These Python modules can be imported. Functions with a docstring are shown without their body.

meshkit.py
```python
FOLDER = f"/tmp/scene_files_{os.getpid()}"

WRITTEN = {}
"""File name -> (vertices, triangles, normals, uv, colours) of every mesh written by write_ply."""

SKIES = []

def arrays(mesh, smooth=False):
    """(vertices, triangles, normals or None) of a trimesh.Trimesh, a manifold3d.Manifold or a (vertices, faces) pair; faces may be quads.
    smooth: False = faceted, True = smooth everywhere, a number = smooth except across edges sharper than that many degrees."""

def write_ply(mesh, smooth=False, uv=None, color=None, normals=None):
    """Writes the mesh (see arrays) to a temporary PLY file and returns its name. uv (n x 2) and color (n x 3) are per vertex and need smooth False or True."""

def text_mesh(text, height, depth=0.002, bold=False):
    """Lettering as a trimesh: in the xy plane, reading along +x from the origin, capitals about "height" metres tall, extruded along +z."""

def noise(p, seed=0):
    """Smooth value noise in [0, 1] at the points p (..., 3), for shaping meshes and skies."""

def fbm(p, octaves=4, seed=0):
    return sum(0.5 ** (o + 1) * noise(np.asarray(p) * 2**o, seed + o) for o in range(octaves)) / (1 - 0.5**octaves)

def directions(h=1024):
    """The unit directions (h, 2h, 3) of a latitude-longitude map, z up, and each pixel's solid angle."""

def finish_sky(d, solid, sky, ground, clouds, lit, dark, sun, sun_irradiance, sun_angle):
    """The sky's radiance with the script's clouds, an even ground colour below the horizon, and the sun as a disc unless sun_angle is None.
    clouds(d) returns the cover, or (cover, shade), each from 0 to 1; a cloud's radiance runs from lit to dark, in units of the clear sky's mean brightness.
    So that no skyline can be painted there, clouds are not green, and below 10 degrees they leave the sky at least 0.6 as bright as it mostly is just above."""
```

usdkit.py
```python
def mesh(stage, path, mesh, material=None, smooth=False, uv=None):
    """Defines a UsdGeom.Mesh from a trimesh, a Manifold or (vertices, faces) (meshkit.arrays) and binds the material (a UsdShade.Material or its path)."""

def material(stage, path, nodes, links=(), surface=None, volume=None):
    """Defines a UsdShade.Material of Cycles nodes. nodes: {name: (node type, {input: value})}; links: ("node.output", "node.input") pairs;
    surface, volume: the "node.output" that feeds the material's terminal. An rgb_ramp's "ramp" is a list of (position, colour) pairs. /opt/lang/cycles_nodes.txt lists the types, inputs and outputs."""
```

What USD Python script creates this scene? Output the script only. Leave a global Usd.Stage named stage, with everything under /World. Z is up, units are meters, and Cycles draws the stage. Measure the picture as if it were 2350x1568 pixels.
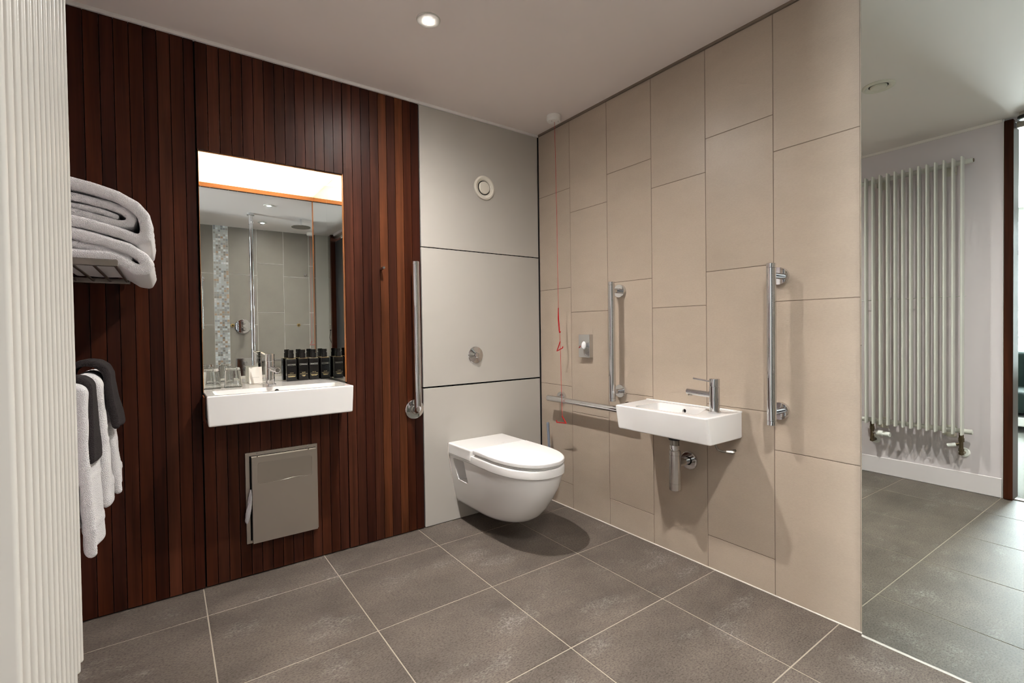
import math, random
import numpy as np, trimesh, usdkit, meshkit
import manifold3d as m3d
from shapely.geometry import LineString, Polygon, Point, box as sbox
from shapely import affinity
from pxr import Usd, UsdGeom, UsdLux, UsdShade, Gf, Sdf

random.seed(7); np.random.seed(7)
stage = Usd.Stage.CreateInMemory()
UsdGeom.SetStageUpAxis(stage, 'Z'); UsdGeom.SetStageMetersPerUnit(stage, 1.0)
UsdGeom.Xform.Define(stage, '/World'); UsdGeom.Scope.Define(stage, '/World/Looks')

# ---------------------------------------------------------------- camera, lights, exposure
FPX, YAW, PITCH, ROLL, PY = 1103.047, 0.62468, -0.01573, -0.01355, -11.11
CAM = np.array([-2.02813, -2.49073, 1.12109])
fw = np.array([math.sin(YAW)*math.cos(PITCH), math.cos(YAW)*math.cos(PITCH), math.sin(PITCH)])
r0 = np.array([math.cos(YAW), -math.sin(YAW), 0.0]); u0 = np.cross(r0, fw)
rt = r0*math.cos(ROLL)+u0*math.sin(ROLL); up = u0*math.cos(ROLL)-r0*math.sin(ROLL)
cam = UsdGeom.Camera.Define(stage, '/World/camera')
cam.AddTransformOp().Set(Gf.Matrix4d(*rt, 0, *up, 0, *(-fw), 0, *CAM, 1))
FL = 17.0
cam.CreateFocalLengthAttr(FL); cam.CreateHorizontalApertureAttr(FL*2350/FPX)
cam.CreateVerticalApertureAttr(FL*1568/FPX); cam.CreateVerticalApertureOffsetAttr(PY/FPX*FL)
cam.CreateClippingRangeAttr(Gf.Vec2f(0.01, 100)); cam.CreateExposureAttr(0.2)

LAMP = 14800.0        # radiance of each downlight lens
TUBE = 215.0          # lamp tube in the light box over the vanity niche
DAY = 75.0             # daylight at the bedroom window
day = UsdLux.RectLight.Define(stage, '/World/window_daylight')
day.AddTranslateOp().Set(Gf.Vec3d(-5.84, -1.62, 1.43)); day.AddRotateYOp().Set(-90.0)
day.CreateWidthAttr(1.72); day.CreateHeightAttr(.96); day.CreateIntensityAttr(DAY); day.CreateColorAttr(Gf.Vec3f(.86, .95, 1.0))

# ---------------------------------------------------------------- helpers
W, D, H = 2.322, 3.54, 2.40
PI = math.pi
used = {}
def uniq(parent, name):
    k = parent+'/'+name; n = used.get(k, 0); used[k] = n+1
    return k if n == 0 else f'{k}_{n:03d}'
def path_of(p): return '/World' if p is None else str(p.GetPath())
def obj(name, mesh, mat, parent=None, smooth=30):
    if isinstance(mesh, list): mesh = cat(mesh)
    return usdkit.mesh(stage, uniq(path_of(parent), name), mesh, M[mat], smooth=smooth).GetPrim()
def tag(o, label=None, category=None, group=None, kind=None):
    for k, v in (('label', label), ('category', category), ('group', group), ('kind', kind)):
        if v: o.SetCustomDataByKey(k, v)
    return o
def thing(name, label, category, loc=None, group=None):
    x = UsdGeom.Xform.Define(stage, uniq('/World', name))
    if loc is not None: x.AddTranslateOp().Set(Gf.Vec3d(*map(float, loc)))
    return tag(x.GetPrim(), label, category, group)
def struct(name, label=None):
    return tag(UsdGeom.Xform.Define(stage, uniq('/World', name)).GetPrim(), label, None, None, 'structure')
def copy_of(src, loc, label, group=None):
    x = UsdGeom.Xform.Define(stage, uniq('/World', src.GetName())); x.AddTranslateOp().Set(Gf.Vec3d(*map(float, loc)))
    p = x.GetPrim(); p.GetReferences().AddInternalReference(src.GetPath()); p.SetInstanceable(True)
    return tag(p, label, src.GetCustomDataByKey('category'), group)

def tm(v, f): return trimesh.Trimesh(np.asarray(v, float), np.asarray(f, int), process=False)
def cat(ms): return trimesh.util.concatenate([totm(m) for m in ms])
def totm(m):
    if hasattr(m, 'to_mesh'):
        k = m.to_mesh(); return tm(k.vert_properties[:, :3], k.tri_verts)
    return m
def man(m):
    m = totm(m); m = trimesh.Trimesh(m.vertices, m.faces); m.merge_vertices(); m.fix_normals()
    return m3d.Manifold(m3d.Mesh(np.asarray(m.vertices, np.float32), np.asarray(m.faces, np.uint32)))
def hull(p):
    h = m3d.Manifold.hull_points(np.asarray(p, float)); return totm(h)
def bx(x0, x1, y0, y1, z0, z1, c=0.0):
    """box with chamfer c"""
    x0, x1 = sorted((x0, x1)); y0, y1 = sorted((y0, y1)); z0, z1 = sorted((z0, z1))
    if c <= 0:
        b = trimesh.creation.box([x1-x0, y1-y0, z1-z0]); b.apply_translation([(x0+x1)/2, (y0+y1)/2, (z0+z1)/2]); return b
    p = []
    for sx in (0, 1):
        for sy in (0, 1):
            for sz in (0, 1):
                X, Y, Z = (x0, x1)[sx], (y0, y1)[sy], (z0, z1)[sz]
                dx, dy, dz = c*(1-2*sx), c*(1-2*sy), c*(1-2*sz)
                p += [(X, Y+dy, Z+dz), (X+dx, Y, Z+dz), (X+dx, Y+dy, Z)]
    return hull(p)
def rbx(x0, x1, y0, y1, z0, z1, r, n=3):
    """box with rounded edges of radius r"""
    s = trimesh.creation.icosphere(n-1 if n < 4 else 3, r).vertices
    p = [s+np.array([X, Y, Z]) for X in (x0+r, x1-r) for Y in (y0+r, y1-r) for Z in (z0+r, z1-r)]
    return hull(np.vstack(p))
def frame(d):
    d = np.asarray(d, float)/np.linalg.norm(d); a = np.array([0, 0, 1.]) if abs(d[2]) < .9 else np.array([1., 0, 0])
    u = np.cross(a, d); u /= np.linalg.norm(u); return u, np.cross(d, u), d
def lathe(prof, base=(0, 0, 0), axis=(0, 0, 1), n=32):
    """prof: (radius, height along axis) pairs; closed on the axis where the radius is 0"""
    u, v, d = frame(axis); a = np.linspace(0, 2*PI, n, endpoint=False); V, F = [], []
    for r, h in prof:
        V.append(np.asarray(base)+np.outer(np.cos(a)*r, u)+np.outer(np.sin(a)*r, v)+np.outer(np.full(n, h), d))
    k = len(prof)
    for i in range(k-1):
        for j in range(n):
            a0, a1, b0, b1 = i*n+j, i*n+(j+1) % n, (i+1)*n+j, (i+1)*n+(j+1) % n
            F += [(a0, a1, b1), (a0, b1, b0)]
    m = trimesh.Trimesh(np.vstack(V), F); m.merge_vertices(); m.update_faces(m.nondegenerate_faces()); m.fix_normals(); return m
def cyl(p0, p1, r, n=24, c=0.0):
    p0, p1 = np.asarray(p0, float), np.asarray(p1, float); L = np.linalg.norm(p1-p0)
    prof = [(0, 0), (r-c, 0), (r, c), (r, L-c), (r-c, L), (0, L)] if c > 0 else [(0, 0), (r, 0), (r, L), (0, L)]
    return lathe(prof, p0, p1-p0, n)
def tube(pts, r, n=12):
    P = np.asarray(pts, float); T = np.gradient(P, axis=0); T /= np.linalg.norm(T, axis=1)[:, None]
    u, v, _ = frame(T[0]); V, F = [], []; a = np.linspace(0, 2*PI, n, endpoint=False); R = np.broadcast_to(r, len(P))
    for i, (p, t) in enumerate(zip(P, T)):
        u = u-t*(u@t); u /= np.linalg.norm(u); v = np.cross(t, u)
        V.append(p+R[i]*(np.outer(np.cos(a), u)+np.outer(np.sin(a), v)))
    k = len(P)
    for i in range(k-1):
        for j in range(n):
            a0, a1, b0, b1 = i*n+j, i*n+(j+1) % n, (i+1)*n+j, (i+1)*n+(j+1) % n
            F += [(a0, a1, b1), (a0, b1, b0)]
    V = np.vstack(V+[P[:1], P[-1:]]); s, e = k*n, k*n+1
    for j in range(n): F += [(s, (j+1) % n, j), (e, (k-1)*n+j, (k-1)*n+(j+1) % n)]
    return tm(V, F)
def bend(p0, corner, p1, r, n=8):
    """polyline p0 -> rounded corner -> p1"""
    p0, c, p1 = map(lambda q: np.asarray(q, float), (p0, corner, p1))
    a, b = c+(p0-c)/np.linalg.norm(p0-c)*r, c+(p1-c)/np.linalg.norm(p1-c)*r
    t = np.linspace(0, 1, n)[:, None]
    return np.vstack([p0, (1-t)**2*a+2*t*(1-t)*c+t*t*b, p1])
def loft(rings):
    """rings: list of (n,3) arrays bottom to top; capped"""
    n = len(rings[0]); V = np.vstack(list(rings)+[rings[0].mean(0)[None], rings[-1].mean(0)[None]]); F = []
    for i in range(len(rings)-1):
        for j in range(n):
            a0, a1, b0, b1 = i*n+j, i*n+(j+1) % n, (i+1)*n+j, (i+1)*n+(j+1) % n
            F += [(a0, a1, b1), (a0, b1, b0)]
    s, e = len(rings)*n, len(rings)*n+1
    for j in range(n): F += [(s, (j+1) % n, j), (e, (len(rings)-1)*n+j, (len(rings)-1)*n+(j+1) % n)]
    m = trimesh.Trimesh(V, F); m.fix_normals(); return m
def extr(poly, axis, a0, a1):
    """extrudes a shapely polygon; axis 'x': poly in (y,z); 'y': poly in (x,z); 'z': poly in (x,y)"""
    m = trimesh.creation.extrude_polygon(poly, a1-a0, engine='earcut'); v = m.vertices.copy(); v[:, 2] += a0
    o = {'z': [0, 1, 2], 'x': [2, 0, 1], 'y': [0, 2, 1]}[axis]; m.vertices = v[:, o]
    m.fix_normals(); return m
def rrect(x0, x1, y0, y1, r): return sbox(x0+r, y0+r, x1-r, y1-r).buffer(r, quad_segs=8)
def cloth(path, r, y0, y1, wave=None, band=None, edge=.008, seed=0, notch=0.0):
    """a thick folded cloth: the (x,z) path, thickness 2r, running from y0 to y1, as a level set with a soft terry surface"""
    P = np.asarray(path, float); ls = LineString(P); c = edge
    lo, hi = P.min(0)-r-.02, P.max(0)+r+.02; g = .004
    nx, nz = (np.ceil((hi-lo)/g)).astype(int)+2
    import shapely
    X, Z = np.meshgrid(lo[0]+g*np.arange(nx), lo[1]+g*np.arange(nz), indexing='ij')
    G = shapely.distance(shapely.points(X.ravel(), Z.ravel()), ls).reshape(nx, nz).tolist()
    lx, lz = lo; ym, hh = (y0+y1)/2, (y1-y0)/2; ph = seed*1.7; sin = math.sin
    def f(x, y, z):
        if wave: x = x-wave*sin(y*34+ph+2.0*z)*min(1.0, max(0.0, (wave_top-z)*5)) 
        i, k = (x-lx)/g, (z-lz)/g
        i0, k0 = int(i), int(k)
        if i0 < 0 or k0 < 0 or i0 >= nx-1 or k0 >= nz-1: return -.02
        a, b = i-i0, k-k0
        d = (G[i0][k0]*(1-a)+G[i0+1][k0]*a)*(1-b)+(G[i0][k0+1]*(1-a)+G[i0+1][k0+1]*a)*b
        rr = r+.0016*sin(61*x+ph)*sin(53*y+ph)*sin(57*z)
        if band:
            for zb, hb, am in band:
                if abs(z-zb) < hb: rr += am
        q = max(d-rr+c, 0.0); w = max(abs(y-ym+.006*sin(9*z+ph))-hh+c, 0.0)
        e = (q*q+w*w)**.5
        return c-e if e > 0 else c-max(d-rr+c, abs(y-ym)-hh+c)
    wave_top = P[:, 1].max()
    m = m3d.Manifold.level_set(f, [lo[0]-.03, y0-.03, lo[1]-.03, hi[0]+.03, y1+.03, hi[1]+.03], .0075, 0.0)
    t = totm(m); trimesh.smoothing.filter_taubin(t, iterations=4); return t
def ring_path(c, r, a0, a1, n=10):
    a = np.radians(np.linspace(a0, a1, n)); return np.stack([c[0]+r*np.cos(a), c[1]+r*np.sin(a)], 1)

# ---------------------------------------------------------------- materials
M = {}
def mat(name, nodes, links=(), surface='p.BSDF'):
    M[name] = usdkit.material(stage, '/World/Looks/'+name, nodes, links, surface=surface)
def plain(name, col, rough=.5, metal=0., **k):
    mat(name, {'p': ('principled_bsdf', dict(base_color=col, roughness=rough, metallic=metal, **k))})
plain('chrome', (.74, .74, .75), .055, 1.); plain('steel', (.52, .48, .43), .33, 1.)
plain('steel_mid', (.45, .415, .37), .34, 1.); plain('satin_chrome', (.66, .64, .62), .17, 1.); plain('steel_dark', (.30, .28, .25), .3, 1.)
plain('ceramic', (.86, .85, .835), .08, 0., coat_weight=.5); plain('seat_plastic', (.88, .87, .86), .16)
plain('white_enamel', (.66, .64, .595), .3); plain('white_plastic', (.88, .87, .84), .3)
plain('cream_plastic', (.72, .68, .59), .35)
plain('black', (.006, .006, .006), .5); plain('black_gloss', (.006, .005, .005), .12); plain('gap_black', (.004, .004, .005), .9)
plain('red_plastic', (.48, .012, .012), .3); plain('red_cord', (.5, .06, .045), .6)
plain('rubber', (.012, .012, .012), .6); plain('brass', (.62, .40, .12), .3, 1.); plain('bronze', (.22, .17, .11), .3, 1.)
plain('grout_wall', (.20, .155, .12), .9); plain('grout_dark', (.66, .64, .59), .9)
plain('silicone', (.66, .62, .57), .5); plain('ceiling_paint', (.82, .75, .72), .85)
plain('trim_white', (.86, .83, .81), .5); plain('lilac_paint', (.68, .605, .635), .6); plain('skirting_paint', (.72, .655, .675), .45)
plain('gold_print', (.62, .48, .25), .4); plain('silver_print', (.40, .40, .38), .4)
plain('card', (.85, .83, .78), .7); plain('card_print', (.45, .44, .42), .7)
plain('tissue', (.86, .85, .85), .8); plain('bag_plastic', (.62, .60, .62), .35, 0., transmission_weight=.2)
plain('brush_grey', (.20, .23, .29), .35); plain('door_dark', (.035, .035, .038), .35)
plain('wood_edge', (.40, .14, .035), .35)
plain('chair_green', (.002, .013, .010), .8); plain('bedroom_paint', (.72, .71, .68), .8)
plain('mirror', (.80, .82, .80), 0.0, 1.); plain('big_mirror', (.80, .87, .83), 0.0, 1.); plain('glass_edge', (.05, .12, .085), .15)
mat('glass', {'p': ('principled_bsdf', dict(base_color=(.97, .98, .97), roughness=.0, ior=1.45, transmission_weight=1.))})
mat('clear_plastic', {'p': ('principled_bsdf', dict(base_color=(.85, .83, .76), roughness=.15, ior=1.45, transmission_weight=.6))})
# lamp lens with a soft beam: it shines strongest straight along its axis
mat('lens', {'w': ('layer_weight', dict(blend=.5)), 'c': ('math', dict(math_type='subtract', value1=1.)), 'q': ('math', dict(math_type='power', value2=3.0)),
             'm': ('math', dict(math_type='multiply_add', value2=LAMP, value3=LAMP*.03)), 'e': ('emission', dict(color=(1., .955, .905)))},
    [('w.facing', 'c.value2'), ('c.value', 'q.value1'), ('q.value', 'm.value1'), ('m.value', 'e.strength')], surface='e.emission')
mat('lamp_tube', {'e': ('emission', dict(color=(1., .82, .56), strength=TUBE))}, surface='e.emission')
mat('opal', {'t': ('translucent_bsdf', dict(color=(.90, .88, .84))), 'd': ('diffuse_bsdf', dict(color=(.80, .77, .70))), 'x': ('mix_closure', dict(fac=.35))},
    [('t.BSDF', 'x.closure1'), ('d.BSDF', 'x.closure2')], surface='x.closure')
def bumped(name, col, rough, scale, dist, detail=3, **k):
    mat(name, {'g': ('geometry', {}), 'n': ('noise_texture', dict(scale=scale, detail=detail)), 'b': ('bump', dict(strength=1., distance=dist)),
               'p': ('principled_bsdf', dict(base_color=col, roughness=rough, **k))},
        [('g.position', 'n.vector'), ('n.fac', 'b.height'), ('b.normal', 'p.normal')])
bumped('towel_white', (.90, .885, .895), .95, 420, .006, 2, sheen_weight=.3)
bumped('cloth_dark', (.020, .0135, .0145), .95, 420, .006, 2)
bumped('carpet', (.34, .33, .31), .95, 300, .004)
def stone(name, base, dark, light, rough, streak=(1, 1, 1), spec=.4, smear=.25, rnd=.10, cloud=.25, grain=1.0):
    """speckled tile: fine grain, soft clouds and pale scuffs, each tile a touch different"""
    mat(name, {'g': ('geometry', {}), 'o': ('object_info', {}), 'm': ('mapping', dict(scale=streak)),
               'n1': ('noise_texture', dict(scale=150, detail=3, roughness=.7)), 'n2': ('noise_texture', dict(scale=4.2, detail=5, roughness=.62)),
               'n3': ('noise_texture', dict(scale=4.5, detail=5, roughness=.6)), 'n5': ('noise_texture', dict(scale=75, detail=5, roughness=.75)), 'r5': ('rgb_ramp', dict(ramp=[(.47, (.12,)*3), (.62, (1,)*3)])), 'k3': ('mix', dict(mix_type='multiply', fac=1.)),
               'r1': ('rgb_ramp', dict(ramp=[(.30, dark), (.52, base), (.75, tuple(q*(1+.25*grain) for q in base))])), 'r2': ('rgb_ramp', dict(ramp=[(.3, (1-cloud*1.2,)*3), (.7, (1+cloud*.9, 1+cloud*.88, 1+cloud*.86))])),
               'r3': ('rgb_ramp', dict(ramp=[(.545, (0,)*3), (.72, (smear,)*3)])),
               'k': ('mix', dict(mix_type='multiply', fac=1.)), 'k2': ('mix', dict(mix_type='mix', color2=light)),
               'v': ('math', dict(math_type='multiply_add', value2=rnd, value3=1-rnd/2)), 'h': ('hsv', {}),
               'b': ('bump', dict(strength=.35, distance=.0012)), 'p': ('principled_bsdf', dict(roughness=rough, specular_ior_level=spec))},
        [('g.position', 'm.vector'), ('m.vector', 'n1.vector'), ('m.vector', 'n2.vector'), ('m.vector', 'n3.vector'), ('n1.fac', 'r1.fac'), ('n2.fac', 'r2.fac'), ('n3.fac', 'r3.fac'),
         ('r1.color', 'k.color1'), ('r2.color', 'k.color2'), ('k.color', 'k2.color1'), ('m.vector', 'n5.vector'), ('n5.fac', 'r5.fac'), ('r3.color', 'k3.color1'), ('r5.color', 'k3.color2'), ('k3.color', 'k2.fac'), ('o.random', 'v.value1'), ('v.value', 'h.value'), ('k2.color', 'h.color'),
         ('h.color', 'p.base_color'), ('n1.fac', 'b.height'), ('b.normal', 'p.normal')])
stone('floor_tile', (.122, .101, .086), (.048, .040, .034), (.36, .34, .32), .55, (.75, 1.25, 1), .28, .55)
stone('beige_tile', (.435, .360, .288), (.42, .346, .276), (.34, .28, .22), .36, (1, .6, 1.3), .35, .10, .05, .05, .15)
stone('taupe_tile', (.205, .187, .160), (.19, .172, .148), (.24, .22, .195), .4, (1, 1, 1), .3, .1, .05, .06, .1)
bumped('grout_floor', (.35, .305, .25), .9, 90, .001)
bumped('panel_grey', (.47, .445, .405), .34, 500, .0002)
MOS = [(.30, .29, .27), (.44, .46, .46), (.17, .155, .14), (.62, .66, .68), (.34, .25, .18), (.50, .52, .53), (.86, .89, .91), (.24, .25, .26)]
for i_, t_ in enumerate(MOS): plain(f'mosaic_{i_}', tuple(min(.92, 1.35*q) for q in t_), .12)
def wood(name, c0, c1, c2, off):
    mat(name, {'g': ('geometry', {}), 'o': ('object_info', {}), 'm': ('mapping', dict(scale=(38, 38, 1.5), location=(off*3.7, off, off*1.3))), 'm2': ('mapping', dict(scale=(9, 9, .9), location=(off, off*2.1, off))),
               'n': ('noise_texture', dict(scale=1., detail=6, roughness=.65, distortion=.5)), 'n2': ('noise_texture', dict(scale=1., detail=3, distortion=1.2)), 'n4': ('noise_texture', dict(scale=30, detail=5, roughness=.8)), 'r4': ('rgb_ramp', dict(ramp=[(.73, (0,)*3), (.80, (.10,)*3)])),
               'r': ('rgb_ramp', dict(ramp=[(.28, c0), (.5, c1), (.72, c2)])), 'r2': ('rgb_ramp', dict(ramp=[(.3, (.62,)*3), (.7, (1.25,)*3)])), 'k': ('mix', dict(mix_type='multiply', fac=1.)),
               'k2': ('mix', dict(mix_type='mix', color2=(.35, .24, .17))),
               'v': ('math', dict(math_type='multiply_add', value2=.22, value3=.89)), 'h': ('hsv', {}), 'b': ('bump', dict(strength=.3, distance=.0008)),
               'p': ('principled_bsdf', dict(roughness=.40, specular_ior_level=.13))},
        [('g.position', 'm.vector'), ('g.position', 'm2.vector'), ('m.vector', 'n.vector'), ('m2.vector', 'n2.vector'), ('g.position', 'n4.vector'), ('n4.fac', 'r4.fac'), ('n.fac', 'r.fac'), ('n2.fac', 'r2.fac'), ('r.color', 'k.color1'), ('r2.color', 'k.color2'),
         ('k.color', 'k2.color1'), ('r4.color', 'k2.fac'), ('o.random', 'v.value1'), ('v.value', 'h.value'), ('k2.color', 'h.color'), ('h.color', 'p.base_color'), ('n.fac', 'b.height'), ('b.normal', 'p.normal')])
WOODS = []
for i, t in enumerate([(.040, .0095, .0045), (.054, .0140, .0060), (.062, .018, .0095), (.060, .0145, .0055), (.070, .021, .0105), (.108, .033, .0125), (.044, .0115, .0060), (.060, .0170, .0075)]):
    t = np.array(t)*.84; wood(f'wood_{i}', tuple(t*.55), tuple(t), tuple(t*1.45), i*5.3); WOODS.append(f'wood_{i}')

# ---------------------------------------------------------------- floor
fl = struct('floor', 'grey stone tiled bathroom floor with pale grout')
obj('grout_bed', bx(-W-.1, .06, -D-.06, .06, -.08, -.0012), 'grout_floor', fl)
GX, GY, PX_, PY_ = -2.4238, .2583, .5095, .5025
for i in range(6):
    for j in range(8):
        x0, x1 = max(GX+i*PX_+.0022, -W-.05), min(GX+(i+1)*PX_-.0022, .0)
        y1, y0 = min(GY-j*PY_-.0022, .03), max(GY-(j+1)*PY_+.0022, -D)
        if x1-x0 > .01 and y1-y0 > .01: obj('tile', bx(x0, x1, y0, y1, -.010, 0, .0008), 'floor_tile', fl, smooth=False)

# ---------------------------------------------------------------- ceiling
HOLES = [(-1.124, -.678), (-1.156, -2.236), (-1.085, -3.118)]
c = man(bx(-W-.25, .12, -D-.1, .15, H, H+.06))
for x, y in HOLES: c -= man(cyl((x, y, H-.01), (x, y, H+.10), .036, 32))
cl = struct('ceiling', 'flat painted ceiling')
obj('ceiling_board', c, 'ceiling_paint', cl)
tr = struct('trim_1', 'white ceiling trim strip above the timber and grey wall')
for a, b in ((-W, -.8585), (-.8565, -.004)): obj('strip', bx(a, b, -.010, .012, 2.385, H, .001), 'trim_white', tr)
tag(obj('trim_2', bx(-.007, .004, -1.83, -.004, 2.389, H), 'grout_wall'), 'thin grout coloured strip where tiles meet the ceiling', None, None, 'structure')
tag(obj('trim_3', bx(-W, -W+.012, -1.755, 0, 2.383, H), 'ceiling_paint'), 'narrow ceiling bead above the radiator wall', None, None, 'structure')

# ---------------------------------------------------------------- back wall: timber planks, niche, grey panels
NX0, NX1, NZ0, NZ1, ND = -1.8985, -1.279, .72, 1.922, .32
wb = struct('wall_back', 'dark red timber boarded wall with grey panels to the right')
obj('backing', [bx(-W-.2, NX0, .019, .06, 0, H), bx(NX1, .1, .019, .06, 0, H), bx(NX0, NX1, .019, .06, 0, .70), bx(NX0, NX1, .019, .06, 2.10, H)], 'gap_black', wb)
TOPZ = 2.384
lx = [-2.322, -2.266, -2.217, -2.174, -2.126, -2.080, -2.035, -1.990, -1.943, -1.9065]
rx = list(np.linspace(-1.2775, -.860, 10))
cx = list(np.linspace(-1.9025, -1.2795, 15))
pk = [0]
order_l = [0, 3, 6, 1, 3, 0, 4, 1, 0]; order_r = [4, 2, 6, 4, 5, 2, 5, 3, 0]; order_c = [1, 4, 7, 1, 2, 4, 1, 7, 2, 1, 4, 7, 1, 2]
def plank(x0, x1, z0, z1, w, y=0.0): obj('plank', bx(x0+.0012, x1-.0012, y, .018, z0, z1), WOODS[w], wb, smooth=False)
for i in range(9): plank(lx[i], lx[i+1], .006, TOPZ, order_l[i])
for i in range(9): plank(rx[i], rx[i+1], .006, TOPZ, order_r[i])
for i in range(14):
    plank(cx[i], cx[i+1], .006, .745, order_c[i], .0015); plank(cx[i], cx[i+1], NZ1, TOPZ, order_c[i], .0015)
obj('niche_lining', [bx(NX0-.004, NX0, .019, ND+.01, NZ0, NZ1+.18), bx(NX1, NX1+.004, .019, ND+.01, NZ0, NZ1+.18), bx(NX0, NX1, .02, .03, NZ1+.024, NZ1+.18), bx(NX0, NX1, ND+.005, ND+.015, NZ0-.02, NZ1+.18), bx(NX0, NX1, .02, ND, NZ1+.16, NZ1+.18), bx(NX0, NX1, .02, ND, NZ0-.02, NZ0)], 'trim_white', wb)
obj('niche_edge', [bx(NX0, NX1, .0185, .030, NZ1-.001, NZ1+.024), bx(NX1-.0015, NX1, .0005, .0232, .862, NZ1), bx(NX0, NX0+.0015, .0005, .0232, .862, NZ1)], 'wood_edge', wb)
PZ = [(.004, .7905), (.7995, 1.5885), (1.5935, TOPZ)]
for z0, z1 in PZ: obj('panel', bx(-.8535, -.0075, -.0005, .012, z0, z1, .001), 'panel_grey', wb, smooth=False)
obj('panel_back', bx(-.862, 0, .013, .019, 0, H), 'gap_black', wb)
lb = thing('niche_light', 'glowing warm light box in the top of the timber niche', 'light')
obj('diffuser', bx(NX0+.001, NX1-.001, .031, ND-.001, NZ1+.020, NZ1+.0225), 'opal', lb)
obj('tube', cyl((NX0+.03, .255, NZ1+.095), (NX1-.03, .255, NZ1+.095), .013, 20), 'lamp_tube', lb)
for x in (NX0+.004, NX1-.034): obj('tube_holder', bx(x, x+.03, .235, .275, NZ1+.075, NZ1+.155, .002), 'white_plastic', lb)
mr = thing('niche_mirror', 'vanity mirror lining the back and side of the lit timber niche', 'mirror')
obj('back_pane', bx(NX0+.0005, NX1-.0005, ND, ND+.004, .80, NZ1+.02), 'mirror', mr, smooth=False)
obj('side_pane', bx(NX1-.0005, NX1+.003, .0235, ND-.0005, .80, NZ1+.02), 'mirror', mr, smooth=False)

# ---------------------------------------------------------------- right wall: beige tiles, big mirror
CW = .3037
wr = struct('wall_right', 'beige tiled wall of tall staggered tiles')
obj('grout_bed', bx(.0016, .12, -1.822, .06, 0, H), 'grout_wall', wr)
def joints(k): return [.152, .762, 1.372, 1.982] if k % 2 == 0 else [.608, 1.219, 1.830]
def tiles(par, matn, k, a0, a1, put, ztop=H-.012, z_b=.004):
    zs = [z_b]+joints(k)+[ztop]
    for z0, z1 in zip(zs[:-1], zs[1:]):
        obj('tile', put(a0+.0015, a1-.0015, z0+(.0015 if z0 > z_b else 0), z1-.0015), matn, par, smooth=False)
for k in range(6):
    tiles(wr, 'beige_tile', k, -CW*(k+1), -CW*k-(.004 if k == 0 else 0), lambda a, b, z0, z1: bx(0, .010, a, b, z0, z1, .0009))
obj('tile_edge', [bx(-.0008, .012, -1.8305, -1.8222, .003, 1.045), bx(-.0008, .012, -1.8305, -1.8222, 1.047, H-.004)], 'beige_tile', wr)
obj('corner_joint', bx(-.004, .0016, -.0045, -.0002, 0, 2.385), 'gap_black', wr)
obj('sealant', tube([(-.001, -1.83, .001), (-.001, -.9, .001), (-.001, -.002, .001)], .0035, 8), 'silicone', wr)
obj('wall_end', bx(.0016, .12, -D-.06, -3.2, 0, H), 'taupe_tile', wr)
DL = .01765
def mir(y0, y1, t0, t1, z0, z1):
    c_, s_ = math.cos(DL), math.sin(DL); b = bx(t0, t1, y0+1.832, y1+1.832, z0, z1); v = b.vertices.copy()
    b.vertices = np.stack([-.0205+v[:, 0]*c_+v[:, 1]*s_, -1.832-v[:, 0]*s_+v[:, 1]*c_, v[:, 2]], 1); return b
bm = thing('wall_mirror', 'full height frameless mirror at the right end of the tiled wall', 'mirror')
obj('pane', mir(-3.2, -1.832, 0, .005, .008, H-.006), 'big_mirror', bm, smooth=False)
obj('edge', mir(-1.832, -1.8315, 0, .006, .008, H-.006), 'glass_edge', bm, smooth=False)
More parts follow.
